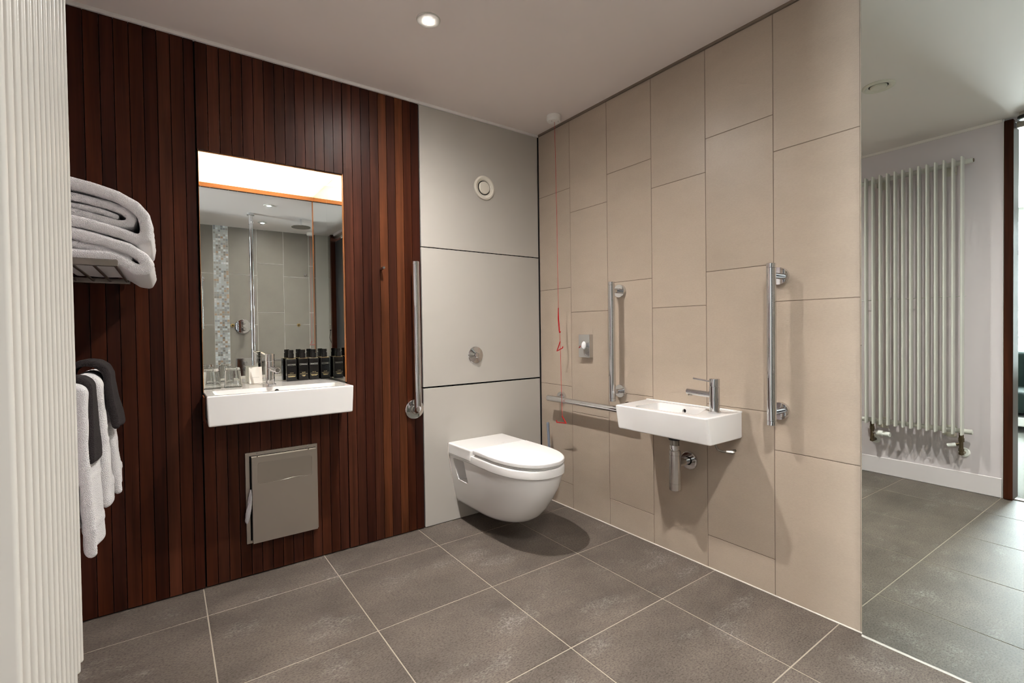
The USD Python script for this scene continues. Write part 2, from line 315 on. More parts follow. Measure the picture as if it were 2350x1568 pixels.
obj('backing_board', mir(-3.2, -1.8335, .006, .02, .008, H-.006), 'gap_black', bm, smooth=False)
obj('sealant', mir(-3.2, -1.830, -.0015, .006, .0, .006), 'grout_dark', bm, smooth=False)

# ---------------------------------------------------------------- left wall, doorway and bedroom beyond
wl = struct('wall_left', 'pale lilac painted wall behind the white radiator')
obj('plaster', bx(-W-.2, -W, -1.757, .02, 0, H), 'lilac_paint', wl)
obj('door_head', bx(-W-.2, -W-.02, -3.36, -1.757, 2.37, H), 'lilac_paint', wl)
obj('grout_bed', bx(-W-.2, -W-.009, -D-.06, -3.40, 0, H), 'grout_dark', wl)
zs = [.004, .608, 1.219, 1.83, H-.004]
for z0, z1 in zip(zs[:-1], zs[1:]): obj('tile', bx(-W-.009, -W+.001, -D, -3.402, z0+.002, z1-.002, .001), 'taupe_tile', wl, smooth=False)
bs = tag(obj('baseboard_left', bx(-W, -W+.008, -1.757, -.002, 0, .126, .003), 'skirting_paint'), 'pale painted skirting board under the radiator', None, None, 'structure')
dj = struct('door_1', 'red brown timber door lining of the open doorway')
obj('jamb', bx(-W-.12, -W+.018, -1.806, -1.763, 0, 2.385, .004), 'wood_1', dj)
obj('jamb', bx(-W-.12, -W+.018, -3.40, -3.355, 0, 2.385, .004), 'wood_1', dj)
obj('shadow_gap', bx(-W-.12, -W+.002, -1.763, -1.757, 0, H), 'trim_white', dj)
obj('threshold', bx(-W-.06, -W-.015, -3.35, -1.806, 0, .006, .002), 'steel', dj)
sd = thing('sliding_door', 'dark grey door panel slid across the doorway, seen in the niche mirror', 'door')
obj('panel', bx(-W-.075, -W-.04, -3.35, -2.62, .012, 2.30, .003), 'door_dark', sd)
obj('hanger', rbx(-W-.04, -W-.028, -2.89, -2.83, 2.22, 2.36, .005), 'chrome', sd)
obj('track', bx(-W-.075, -W-.03, -3.35, -1.81, 2.335, 2.369, .002), 'steel', sd)
cd = thing('lanyard', 'looped black lanyard hanging beside the dark door, seen in the niche mirror', 'lanyard')
t = np.linspace(0, 1, 24)
obj('loop', tube(np.stack([-W+.012+.01*np.sin(t*5), -3.448+.018*np.sin(t*9)*(t > .1), 1.14-.22*t], 1), .004, 8), 'black', cd)
obj('hook', cyl((-W+.001, -3.448, 1.14), (-W+.022, -3.448, 1.14), .007, 12), 'black', cd)
bf = struct('floor', 'pale carpet of the bedroom beyond the doorway')
obj('carpet', bx(-6.0, -W-.1, -5.2, .8, -.05, -.001), 'carpet', bf)
bw = struct('wall_bedroom', 'white bedroom walls beyond the doorway')
obj('plaster', [bx(-6.0, -5.8, -5.2, .8, 0, .55), bx(-6.0, -5.8, -5.2, .8, 2.3, H), bx(-6.0, -5.8, -5.2, -2.1, .55, 2.3), bx(-6.0, -5.8, -1.14, .8, .55, 2.3), bx(-6.0, -2.54, .7, .8, 0, H), bx(-6.0, -2.54, -5.2, -5.1, 0, H), bx(-2.535, -2.523, -5.2, -3.36, 0, H), bx(-2.535, -2.523, -1.757, .8, 0, H)], 'bedroom_paint', bw)
bc = struct('ceiling', 'white bedroom ceiling beyond the doorway')
obj('ceiling_board', bx(-6.0, -W-.2, -5.2, .8, H, H+.06), 'bedroom_paint', bc)
wn = struct('window_1', 'bright bedroom window seen through the doorway in the mirror')
obj('window_frame', [bx(-5.83, -5.78, -2.1, -1.14, .55, .60), bx(-5.83, -5.78, -2.1, -1.14, 1.88, 1.93), bx(-5.83, -5.78, -2.1, -1.14, 2.25, 2.3)]+[bx(-5.83, -5.78, y-.025, y+.025, .55, 2.3) for y in (-2.075, -1.165)], 'trim_white', wn)
obj('window_sill', bx(-5.8, -5.70, -2.2, -1.04, .94, .97, .005), 'trim_white', wn)
ch = thing('armchair', 'dark green armchair in the bedroom, reflected at the right edge of the mirror', 'chair', (-5.30, -1.22, 0))
obj('seat', rbx(-.36, .34, -.34, .34, .20, .42, .05), 'chair_green', ch); obj('backrest', rbx(-.42, -.26, -.40, .40, .2, .80, .05), 'chair_green', ch)
for s in (-1, 1): obj('armrest', rbx(-.38, .36, s*.38-.07, s*.38+.07, .16, .67, .05), 'chair_green', ch)
obj('base', bx(-.36, .34, -.40, .40, .07, .16, .01), 'trim_white', ch)
for sx in (-.3, .28):
    for sy in (-.34, .34): obj('foot', bx(sx-.02, sx+.02, sy-.02, sy+.02, 0, .07), 'trim_white', ch)
sp = thing('door_spotlight', 'black rimmed ceiling spotlight by the doorway, at the right edge of the mirror', 'lamp', (-2.275, -1.865, H))
obj('housing', lathe([(0, 0), (.030, 0), (.032, -.02), (.032, -.028), (0, -.028)], n=24), 'steel', sp)
obj('rim', lathe([(.032, -.022), (.038, -.024), (.038, -.04), (.030, -.042), (.030, -.03), (.032, -.022)], n=24), 'black', sp)
obj('diffuser', lathe([(0, -.041), (.030, -.041), (.030, -.046), (0, -.05)], n=24), 'white_plastic', sp)

# ---------------------------------------------------------------- shower wall behind the camera (seen in the niche mirror)
wf = struct('wall_front', 'taupe tiled shower wall with a mosaic strip, reflected in the niche mirror')
obj('grout_bed', bx(-W-.2, .12, -D-.12, -D-.0018, 0, H), 'grout_dark', wf)
edges = [(-1.551-CW*2, -1.551-CW, 1), (-1.551-CW, -1.551, 1)]+[(-1.398+CW*i, -1.398+CW*(i+1), 1-i % 2) for i in range(5)]
edges = [(max(a, -W), min(b, 0), k) for a, b, k in edges if b > -W and a < 0]
for a, b, k in edges: tiles(wf, 'taupe_tile', k, a+.001, b-.001, lambda p, q, z0, z1: bx(p, q, -D-.010, -D, z0+.001, z1-.001, .0009), H-.002)
mo = [[] for _ in MOS]; ps = .0255
for i in range(6):
    for j in range(94):
        x, z = -1.551+i*ps, .004+j*ps
        mo[random.choices(range(8), (4, 5, 2, 3, 2, 4, 2, 2))[0]].append(bx(x+.0015, x+ps-.0015, -D-.006, -D+random.uniform(0, .0015), z+.0015, z+ps-.0015))
for k, m_ in enumerate(mo): tag(obj('mosaic', m_, f'mosaic_{k}', wf, smooth=False), None, None, None, 'stuff')
def knob(t, x, z, y0=-D, r=.02, L=.055, lever=0):
    o = obj('knob', lathe([(0, 0), (r*1.25, 0), (r*1.25, .006), (r, .010), (r, L-.003), (r-.003, L), (0, L)], (x, y0, z), (0, 1, 0), 24), 'chrome', t); return o
mx = thing('shower_mixer', 'round chrome shower mixer with two knobs, reflected in the niche mirror', 'shower valve')
obj('plate', lathe([(0, 0), (.088, 0), (.088, .006), (.082, .010), (0, .012)], (-1.258, -D, 1.198), (0, 1, 0), 48), 'chrome', mx)
for z in (1.245, 1.165): knob(mx, -1.252, z, -D+.01)
lv = thing('diverter_valve', 'square chrome shower valve low on the taupe tiles, behind the tumblers in the mirror', 'shower valve')
obj('plate', rbx(-1.339, -1.156, -D, -D+.012, .58, .812, .005), 'chrome', lv)
for z in (.748, .675): knob(lv, -1.247, z, -D+.011)
po = thing('shower_pole', 'chrome floor to ceiling pole at the shower, reflected in the niche mirror', 'pole', (-1.262, -2.69, 0))
obj('pole', cyl((0, 0, .002), (0, 0, H), .0195, 24), 'chrome', po)
obj('ceiling_flange', lathe([(0, H), (.036, H), (.036, H-.022), (.0195, H-.026), (.0195, H-.07), (.0225, H-.07), (.0225, H-.12), (.019, H-.121)], n=28), 'chrome', po)
obj('floor_flange', lathe([(0, 0), (.036, 0), (.036, .018), (.0195, .022)], n=28), 'chrome', po)
rh = thing('rain_shower_head', 'round dark chrome rain shower head below the ceiling, in the niche mirror', 'shower head', (-.755, -2.70, 0))
obj('head', lathe([(0, 2.322), (.02, 2.322), (.10, 2.314), (.102, 2.308), (.098, 2.304), (0, 2.304)], n=40), 'steel_dark', rh)
obj('stem', cyl((0, 0, 2.32), (0, 0, H), .011, 16), 'chrome', rh)
sr = thing('slide_rail', 'vertical chrome shower slide rail at the left edge of the niche mirror', 'shower rail')
obj('bar', cyl((-1.674, -D+.05, 1.17), (-1.674, -D+.05, 1.80), .011, 16, .003), 'chrome', sr)
for z in (1.217, 1.752): obj('bracket', lathe([(0, 0), (.032, 0), (.032, .012), (.014, .018), (.014, .05), (0, .05)], (-1.674, -D, z), (0, 1, 0), 24), 'chrome', sr)
hb = thing('shower_grab_rail', 'horizontal chrome grab rail on the taupe tiles, behind the bottles in the mirror', 'grab rail')
obj('bar', cyl((-1.13, -D+.07, .778), (-.28, -D+.07, .778), .016, 20, .003), 'chrome', hb)
for x in (-1.06, -.36): obj('mount', lathe([(0, 0), (.034, 0), (.034, .012), (.012, .014), (.012, .07), (0, .07)], (x, -D, .778), (0, 1, 0), 24), 'chrome', hb)
for n_, x in enumerate((-1.368, -.624)):
    b = thing('brass_plug', ('small brass wall plug beside the round shower mixer', 'small brass wall plug alone on the taupe tiles right of the pole')[n_], 'wall plug')
    obj('ring', lathe([(.009, 0), (.019, 0), (.019, .005), (.012, .008), (.009, .004), (.009, 0)], (x, -D, 1.21), (0, 1, 0), 20), 'brass', b)
    obj('core', cyl((x, -D, 1.21), (x, -D+.003, 1.21), .0085, 16), 'rubber', b)
rk = thing('shower_hook', 'small chrome robe hook high on the taupe tiles, in the niche mirror', 'hook')
obj('base', lathe([(0, 0), (.016, 0), (.016, .006), (.007, .01), (.007, .03), (.012, .034), (.012, .042), (0, .044)], (-.534, -D, 1.862), (0, 1, 0), 20), 'chrome', rk)

# ---------------------------------------------------------------- downlights and ceiling vent
LBL = ['white round recessed downlight lit in the ceiling above the grey panels', 'lit downlight behind the camera, nearer of the two in the niche mirror', 'lit downlight behind the camera, farther of the two in the niche mirror']
dl0 = None
for (x, y), lab in zip(HOLES, LBL):
    if dl0 is None:
        dl0 = thing('downlight', lab, 'ceiling light', (x, y, H), 'recessed downlights')
        obj('trim_ring', lathe([(.0345, .004), (.0375, 0), (.049, 0), (.049, -.003), (.047, -.0058), (.044, -.0064), (.0215, -.0066), (.0205, -.006), (.0205, .020), (.034, .020), (.0345, .004)], n=48), 'white_enamel', dl0)
        obj('lens', lathe([(0, -.0100), (.010, -.0093), (.016, -.0080), (.0195, -.0064), (.0195, -.002), (0, -.002)], n=28), 'lens', dl0)
        obj('can', lathe([(.0345, .031), (.0345, .05), (0, .05), (0, .049), (.033, .049), (.033, .031), (.0345, .031)], n=24), 'black', dl0)
    else: copy_of(dl0, (x, y, H), lab, 'recessed downlights')
def vent(t):
    obj('outer_ring', lathe([(.050, 0), (.073, 0), (.0735, .003), (.070, .009), (.062, .011), (.050, .006), (.044, -.0), (.0435, -.012), (.05, -.012), (.050, 0)], n=48), 'cream_plastic', t)
    obj('centre_disc', lathe([(0, -.006), (.036, -.006), (.0385, -.002), (.0385, .006), (.034, .011), (0, .0125)], n=40), 'cream_plastic', t)
    obj('throat', lathe([(0, .0008), (.0435, .0008), (.0435, .0012), (0, .0012)], n=32), 'gap_black', t)
cv = thing('ceiling_vent', 'round white extract vent in the ceiling, reflected in the big mirror', 'vent', (-1.136, -1.502, H)); vent(cv)
UsdGeom.Xformable(cv).AddRotateXOp().Set(180.0)
wv = thing('wall_vent', 'round cream air vent on the upper grey wall panel', 'vent', (-.429, -.0005, 1.987)); vent(wv)
UsdGeom.Xformable(wv).AddRotateXOp().Set(90.0)

# ---------------------------------------------------------------- radiator
ra = thing('radiator', 'tall white column radiator on the lilac wall, close at the left edge', 'radiator')
RX0, RX1 = -2.243, -2.192
ys = np.linspace(-1.588, -1.054, 13)
col = rbx(RX0, RX1, -.0058, .0058, .386, 2.200, .0056, 3)
for y in ys:
    m = col.copy(); m.apply_translation([0, y, 0]); obj('column', m, 'white_enamel', ra, smooth=40)
for z in (.408, 2.172): obj('header', cyl((-2.258, -1.632, z), (-2.258, -1.01, z), .0165, 24, .003), 'white_enamel', ra)
obj('stay_bar', cyl((-2.245, -1.60, 1.297), (-2.245, -1.0, 1.297), .003, 8), 'white_enamel', ra)
for z in (.408, 2.172):
    for y in (-1.13, -1.51):
        s = -1 if z > 1 else -1
        obj('bracket', [bx(-W, -2.264, y-.028, y-.025, z-.045, z+.012), bx(-W, -2.264, y+.025, y+.028, z-.045, z+.012), bx(-W, -W+.003, y-.028, y+.028, z-.06, z+.02)], 'cream_plastic', ra)
obj('end_plug', lathe([(0, 0), (.012, 0), (.010, .004), (0, .004)], (-2.258, -1.632, 2.172), (0, -1, 0), 16), 'bronze', ra)
def valve(y, big):
    v = obj('valve', [cyl((-2.258, y, .395), (-2.258, y, .36), .013, 16), cyl((-2.258, y, .362), (-2.258, y, .336), .016, 6), cyl((-2.258, y, .336), (-2.258, y, .262), .0115, 16), cyl((-2.258, y, .29), (-2.258, y, .272), .015, 6),
                      cyl((-2.258, y, .25), (-2.258, y, .265), .014, 16), cyl((-2.258, y, .257), (-W+.004, y, .257), .012, 16)], 'bronze', ra)
    obj('rose', lathe([(0, 0), (.032, 0), (.028, .008), (.012, .010), (0, .010)], (-W, y, .257), (1, 0, 0), 24), 'white_plastic', v)
    if big:
        obj('spindle', cyl((-2.258, y, .318), (-2.262+.01, y-.05, .318), .009, 12), 'chrome', v)
        obj('thermostat_head', [lathe([(0, .035), (.019, .035), (.021, .05), (.021, .075), (.018, .078)], (-2.258, y, .318), (.2, -1, 0), 20), lathe([(0, .078), (.018, .078), (.0185, .118), (.015, .122), (0, .122)], (-2.258, y, .318), (.2, -1, 0), 12)], 'white_plastic', v)
    else:
        obj('spindle', cyl((-2.258, y, .322), (-2.258, y+.03, .312), .009, 12), 'bronze', v)
        obj('lockshield', cyl((-2.259, y+.026, .314), (-2.25, y+.07, .300), .013, 16, .003), 'white_plastic', v)
valve(-1.075, True); valve(-1.575, False)

# ---------------------------------------------------------------- towel shelf and towels
ts = thing('towel_shelf', 'chrome wire towel shelf on the left wall under the folded towels', 'towel rack')
for x in (-2.148, -2.199, -2.249, -2.300): obj('rod', cyl((x, -.635, 1.331), (x, -.018, 1.331), .0042, 10), 'steel_dark', ts)
for y in (-.648, -.022): obj('end_bar', rbx(-W+.001, -2.138, y-.010, y+.010, 1.322, 1.342, .003), 'steel_dark', ts)
lt = thing('folded_towel', 'lower white folded towel lying on the chrome wire shelf', 'towel', None, 'folded white bath towels')
p1 = np.array([(-2.285, 1.359), (-2.16, 1.358), (-2.125, 1.343), (-2.098, 1.322), (-2.078, 1.320), (-2.069, 1.338), (-2.082, 1.361), (-2.115, 1.384), (-2.17, 1.404), (-2.23, 1.418), (-2.285, 1.427)])
in1 = np.array([(-2.285, 1.394), (-2.22, 1.389), (-2.16, 1.379), (-2.118, 1.356)])
obj('fold', cloth(p1, .0165, -.60, -.06, seed=1), 'towel_white', lt, True)
obj('fold', cloth(in1, .0125, -.592, -.07, seed=2), 'towel_white', lt, True)
ut = thing('folded_towel', 'upper white towel folded in a flat roll on top of the shelf stack', 'towel', None, 'folded white bath towels')
q1 = np.array([(-2.285, 1.464), (-2.20, 1.449), (-2.13, 1.430), (-2.09, 1.414), (-2.072, 1.424), (-2.069, 1.455), (-2.076, 1.490), (-2.098, 1.518), (-2.14, 1.542), (-2.20, 1.560), (-2.285, 1.574)])
q2 = np.array([(-2.285, 1.538), (-2.22, 1.528), (-2.16, 1.517), (-2.122, 1.503), (-2.104, 1.483), (-2.112, 1.464), (-2.14, 1.461), (-2.20, 1.475), (-2.285, 1.494)])
q3 = np.array([(-2.285, 1.514), (-2.22, 1.503), (-2.17, 1.494), (-2.145, 1.485)])
obj('fold', cloth(q1, .0165, -.60, -.07, seed=4), 'towel_white', ut, True)
obj('fold', cloth(q2, .0120, -.588, -.08, seed=5), 'towel_white', ut, True)
obj('fold', cloth(q3, .0085, -.585, -.08, seed=6), 'towel_white', ut, True)
tb = thing('towel_rail', 'chrome towel rail on the left wall holding the hanging towels', 'towel rail')
obj('bar', cyl((-2.238, -.86, .955), (-2.238, -.10, .955), .008, 12), 'chrome', tb)
for y in (-.82, -.13): obj('post', lathe([(0, 0), (.022, 0), (.022, .008), (.009, .010), (.009, .077), (0, .077)], (-W, y, .955), (1, 0, 0), 16), 'chrome', tb)
def drape(zf, zb, r, off, xo=.012, flare=.0):
    xb, zt = -2.238, .955+off
    return np.vstack([[(xb-xo, zb), (xb-xo, zt-.02)], ring_path((xb, zt-.012), xo, 170, 10, 7), [(xb+xo, zt-.03), (xb+xo+flare*.35, (zt+zf)/2), (xb+xo+flare, zf)]])
for nm, lab, y0, y1, zf, zb, xo, fl_, sd_ in (
        ('hanging_towel', 'longest white towel on the rail, nearest to the radiator', -.74, -.53, .515, .56, .019, .012, 1),
        ('hanging_towel', 'middle white towel on the rail with an embossed border', -.505, -.355, .585, .60, .030, .016, 2),
        ('hanging_towel', 'farthest white towel on the rail, against the timber wall', -.335, -.18, .575, .60, .030, .028, 3)):
    o = tag(obj(nm, cloth(drape(zf, zb, .014, .012, xo, fl_), .0125, y0, y1, wave=.007, band=[(zf+.06, .012, .0022), (zf+.20, .006, .002), (zf+.24, .004, .002)], seed=sd_), 'towel_white', None, True), lab, 'towel', 'white towels on the rail')
for lab, y0, y1, zf, xo, fl_, sd_ in (('dark brown face cloth over the near white towel', -.70, -.60, .765, .029, .006, 5), ('dark brown face cloth over the farther white towels', -.43, -.27, .815, .052, .022, 6)):
    tag(obj('face_cloth', cloth(drape(zf, .80, .01, .024 if y0 < -.5 else .035, xo, fl_), .0105, y0, y1, wave=.005, seed=sd_), 'cloth_dark', None, True), lab, 'cloth', 'dark face cloths')

# ---------------------------------------------------------------- vanity basin in the niche
def cutter(x0, x1, y0, y1, z0, z1, r, inset):
    s = trimesh.creation.icosphere(2, r).vertices; p = []
    for X, Y, Z in [(a, b, c_) for a in (0, 1) for b in (0, 1) for c_ in (0, 1)]:
        i = inset if Z == 0 else 0
        p.append(s+np.array([(x0+r+i, x1-r-i)[X], (y0+r+i, y1-r-i)[Y], (z0+r, z1)[Z]]))
    return m3d.Manifold.hull_points(np.vstack(p))
vb = thing('vanity_basin', 'wide white rectangular basin set in the lit timber niche', 'basin')
b = m3d.Manifold.hull_points(np.vstack([rbx(-1.897, -1.2985, -.172, .315, .85, .8615, .005).vertices, rbx(-1.893, -1.3025, -.168, .315, .7335, .75, .007).vertices]))
b -= cutter(-1.872, -1.323, -.150, .045, .775, .90, .022, .02)
b -= man(cyl((-1.6, .03, .838), (-1.6, .09, .838), .011, 20))
obj('bowl', b, 'ceramic', vb, 28)
obj('overflow_hole', lathe([(0, .0), (.0105, 0), (.0105, .02), (0, .02)], (-1.6, .05, .838), (0, 1, 0), 20), 'black', vb)
obj('waste', lathe([(0, 0), (.022, 0), (.022, .003), (0, .004)], (-1.6, -.05, .775), (0, 0, 1), 24), 'chrome', vb)
obj('wood_cheek', bx(-1.9035, -1.8985, -.10, -.0005, .742, .852, .001), 'wood_5', vb)
VT = .8615
vt = thing('vanity_tap', 'chrome mixer tap standing on the niche basin', 'tap', (-1.614, .128, VT))
obj('body', lathe([(0, 0), (.027, 0), (.027, .006), (.021, .008), (.021, .117), (.0205, .118), (.021, .119), (.021, .152), (.0195, .154), (0, .154)], n=32), 'chrome', vt)
sp_ = obj('spout', cyl((0, 0, .082), (.012, -.135, .080), .0125, 24, .002), 'chrome', vt)
obj('aerator', cyl((.0112, -.122, .070), (.0112, -.122, .062), .009, 16), 'chrome', sp_)
obj('lever', cyl((0, .015, .138), (-.028, .055, .160), .0042, 12, .001), 'chrome', vt)
tum = None
for k, (x, y) in enumerate(((-1.857, .140), (-1.770, .150))):
    lab = ('upturned clear tumbler at the left end of the niche basin', 'upturned clear tumbler beside the white card')[k]
    if tum is None:
        tum = thing('tumbler', lab, 'glass', (x, y, VT), 'clear tumblers on the basin')
        obj('glass', lathe([(.0365, 0), (.038, .0015), (.0305, .091), (.0275, .0945), (0, .095), (0, .084), (.026, .0825), (.028, .080), (.0353, .0015), (.0365, 0)], n=40), 'glass', tum, 40)
    else: copy_of(tum, (x, y, VT), lab, 'clear tumblers on the basin')
cdn = thing('tent_card', 'folded white notice card standing beside the basin tap', 'card', (-1.660, .262, VT))
for s in (-1, 1):
    b = bx(-.0295, .0295, -.0005, .0005, 0, .084); b.apply_transform(trimesh.transformations.rotation_matrix(s*.22, [1, 0, 0], [0, 0, .084]))
    f_ = obj('leaf', b, 'card', cdn, False)
    if s < 0:
        l_ = bx(-.016, .016, -.0008, -.0005, .030, .0312); l_.apply_transform(trimesh.transformations.rotation_matrix(s*.22, [1, 0, 0], [0, 0, .084])); obj('print', l_, 'card_print', f_, False)

def bottle_parts(t, lines):
    obj('body', rbx(-.0237, .0237, -.0165, .0165, 0, .112, .003), 'black_gloss', t)
    obj('shoulder', [bx(-.0215, .0215, -.0145, .0145, .112, .1145, .001)], 'bronze', t)
    pu = obj('pump_cap', [lathe([(0, .1135), (.0135, .1135), (.0135, .138), (.0125, .140), (0, .140)], n=24), lathe([(0, .140), (.010, .140), (.010, .143), (0, .143)], n=20), lathe([(0, .143), (.0125, .143), (.0125, .156), (.0115, .1575), (0, .1575)], n=24), hull([(-.004, .0, .150), (.004, 0, .150), (-.004, 0, .1565), (.004, 0, .1565), (.0035, -.022, .1525), (-.0035, -.022, .1525), (.0035, -.022, .1555), (-.0035, -.022, .1555)])], 'black_gloss', t)
    fy = -.0167
    def txt(s, h, z, m, x=None):
        g = meshkit.text_mesh(s, h, .0004); w_ = g.bounds[1][0]-g.bounds[0][0]; v = g.vertices.copy()
        v[:, 0] -= (g.bounds[0][0]+g.bounds[1][0])/2
        g.vertices = np.stack([v[:, 0], fy-v[:, 2], z+v[:, 1]], 1); g.fix_normals(); return g
    obj('brand_box', [bx(-.019, .019, fy-.0003, fy, .0865, .0871), bx(-.019, .019, fy-.0003, fy, .0790, .0796), bx(-.019, -.0184, fy-.0003, fy, .079, .0871), bx(.0184, .019, fy-.0003, fy, .079, .0871)]+[bx(-.0165+i*.0037, -.0165+i*.0037+.0024, fy-.0003, fy, .0818, .0842) for i in range(9)], 'silver_print', t, False)
    obj('lettering', txt('N O I R', .0036, .0395, 'gold_print'), 'gold_print', t, False)
    obj('print_line', [bx(-.019, .019, fy-.0003, fy, .0335, .0346)]+[bx(-w_, w_, fy-.0003, fy, .0255-.0042*i, .0276-.0042*i) for i, w_ in enumerate(lines)], 'gold_print', t, False)
BX = [-1.4895, -1.431, -1.376, -1.317]
for k, (x, ln) in enumerate(zip(BX, ((.0185, .0165), (.0095, .006), (.0175, .012), (.0150, .011)))):
    lab = ('black pump bottle standing next to the basin tap', 'second black pump bottle from the tap, with the shortest gold text', 'third black pump bottle from the tap', 'black pump bottle at the right end of the niche row')[k]
    t = thing('pump_bottle', lab, 'bottle', (x, .266+.003*k, VT), 'black pump bottles'); bottle_parts(t, ln)
    UsdGeom.Xformable(t).AddRotateZOp().Set((-3, 2, -2, 3)[k]); UsdGeom.Xformable(t).AddScaleOp().Set(Gf.Vec3f(1.045))

# ---------------------------------------------------------------- waste bin in the timber
wbn = thing('recessed_waste_bin', 'brushed steel recessed waste bin in the timber under the basin', 'bin')
x0, x1, z0, z1 = -1.745, -1.4325, .1545, .571
fr = extr(sbox(x0, z0, x1, z1).difference(sbox(x0+.016, z0+.012, x1-.008, z1-.016)), 'y', -.009, .001)
obj('frame', fr, 'steel', wbn, False)
obj('recess', bx(x0+.014, x1-.006, -.001, .001, z0+.010, z1-.014), 'gap_black', wbn, False)
dp = rrect(-1.7225, -1.443, .161, .553, .002).difference(rrect(-1.700, -1.4655, .428, .526, .012))
dr = obj('door', [extr(dp, 'y', -.040, -.037), bx(-1.7225, -1.443, -.037, -.012, .161, .549)], 'steel', wbn, False)
obj('top_lip', hull([(-1.7225, -.040, .5505), (-1.443, -.040, .5505), (-1.7225, -.014, .5535), (-1.443, -.014, .5535), (-1.7225, -.038, .549), (-1.443, -.038, .549), (-1.7225, -.012, .549), (-1.443, -.012, .549)]), 'steel', dr, False)
obj('flap', extr(rrect(-1.700, -1.4655, .428, .526, .012).buffer(-.001), 'y', -.0385, -.0368), 'steel_mid', dr, False)
wv_ = np.linspace(0, 1, 20)
obj('flap_lip', tube(np.stack([-1.60+.12*wv_, np.full(20, -.0405), .4285+.006*np.sin(wv_*PI)], 1), .0012, 6), 'steel', dr)
for px, pz, py in ((-1.698, .564, -.010), (-1.477, .564, -.010)): obj('screw', lathe([(0, 0), (.004, 0), (.003, .003), (0, .0035)], (px, py+.001, pz), (0, -1, 0), 10), 'chrome', wbn)
for px in (-1.698, -1.477): obj('screw', lathe([(0, 0), (.0035, 0), (.0025, .003), (0, .0035)], (px, -.025, .5515), (0, -.3, 1), 10), 'bronze', wbn)
g = np.linspace(0, 1, 10)
bag = cat([tube(np.stack([-1.7255-.020*g-.003*np.sin(g*6+i), -.018-.002*i-.012*np.sin(g*PI), .405-.150*g+.006*i*g], 1), .0015+.0065*np.sin(np.clip(g*1.1, 0, 1)*PI*.8), 8) for i in range(4)])
obj('bin_liner', bag, 'bag_plastic', wbn)

# ---------------------------------------------------------------- toilet
CX = -.512
def dee(w, L, z, y0=0.0, b=None, n=40, e=2.3):
    b = b or min(L*.55, .30); a = np.linspace(PI, 0, n); cs, sn = np.cos(a), np.sin(a)
    xs = w*np.sign(cs)*np.abs(cs)**(2/e); yy = -(L-b)-b*np.abs(sn)**(2/e)
    s = np.linspace(0, 1, 9)[:-1]
    X = np.concatenate([np.full(8, -w), xs, np.full(8, w)]); Y = np.concatenate([y0+(-(L-b)-y0)*s, yy, (y0+(-(L-b)-y0)*s)[::-1]])
    return np.stack([CX+X, Y, np.full(len(X), z)], 1)
to = thing('toilet', 'white wall hung toilet with closed lid on the grey panel', 'toilet')
secs = [(.100, .085, .36), (.102, .110, .435), (.110, .127, .488), (.128, .138, .530), (.155, .147, .566), (.20, .157, .607), (.26, .167, .650), (.32, .176, .686), (.390, .1828, .708), (.3935, .1868, .715), (.397, .1885, .718), (.428, .1885, .718), (.4335, .186, .715), (.4352, .182, .710)]
body = man(loft([dee(w, L, z) for z, w, L in secs]))
pk = Polygon([(-.040, .383), (-.163, .386), (-.186, .262), (-.076, .262)]).buffer(-.010).buffer(.010)
for s in (-1, 1):
    pr = extr(pk, 'x', CX+s*.19-.075, CX+s*.19+.075); body -= man(pr)
cist = man(rbx(CX-.1925, CX+.1925, -.250, -.0008, .402, .4675, .009))
body += cist
obj('pan', body, 'ceramic', to, 32)
def slab(z0, z1, w, L, yb, r, n=6):
    rs = []
    for k in range(n+1):
        a = PI/2*k/n; rs.append(dee(w-r*(1-math.sin(a)), L-r*(1-math.sin(a)), z0+r-r*math.cos(a), yb+0*r))
    for k in range(n+1):
        a = PI/2*k/n; rs.append(dee(w-r*(1-math.cos(a)), L-r*(1-math.cos(a)), z1-r+r*math.sin(a), yb))
    return loft(rs)
obj('seat', slab(.4365, .444, .178, .708, -.272, .003), 'seat_plastic', to, 35)
ld = obj('lid', slab(.4455, .472, .1835, .720, -.268, .008), 'seat_plastic', to, 35)
for s in (-1, 1): obj('hinge', cyl((CX+s*.075-.02, -.262, .446), (CX+s*.075+.02, -.262, .446), .008, 14), 'chrome', to)
mk = meshkit.text_mesh('DURAVIT', .004, .0003); v = mk.vertices.copy(); mk.vertices = np.stack([-.47+v[:, 0], -.215+v[:, 1], .4676+v[:, 2]], 1)
obj('lettering', mk, 'card_print', to, False)
obj('sealant', tube([(CX-.1915, -.002, .465), (CX-.1915, -.002, .40), (CX-.186, -.002, .37), (CX-.165, -.002, .25), (CX-.128, -.002, .108)], .003, 8), 'silicone', to)
fb = thing('flush_button', 'round chrome flush button on the middle grey panel', 'flush button')
obj('plate', lathe([(0, -.001), (.0515, -.001), (.0515, .003), (.049, .006), (.019, .016), (.0165, .017), (.0165, .010), (0, .010)], (-.507, 0, .967), (0, -1, 0), 48), 'chrome', fb)
obj('button', lathe([(0, .010), (.0155, .010), (.0155, .026), (.013, .029), (0, .030)], (-.507, 0, .967), (0, -1, 0), 32), 'chrome', fb)

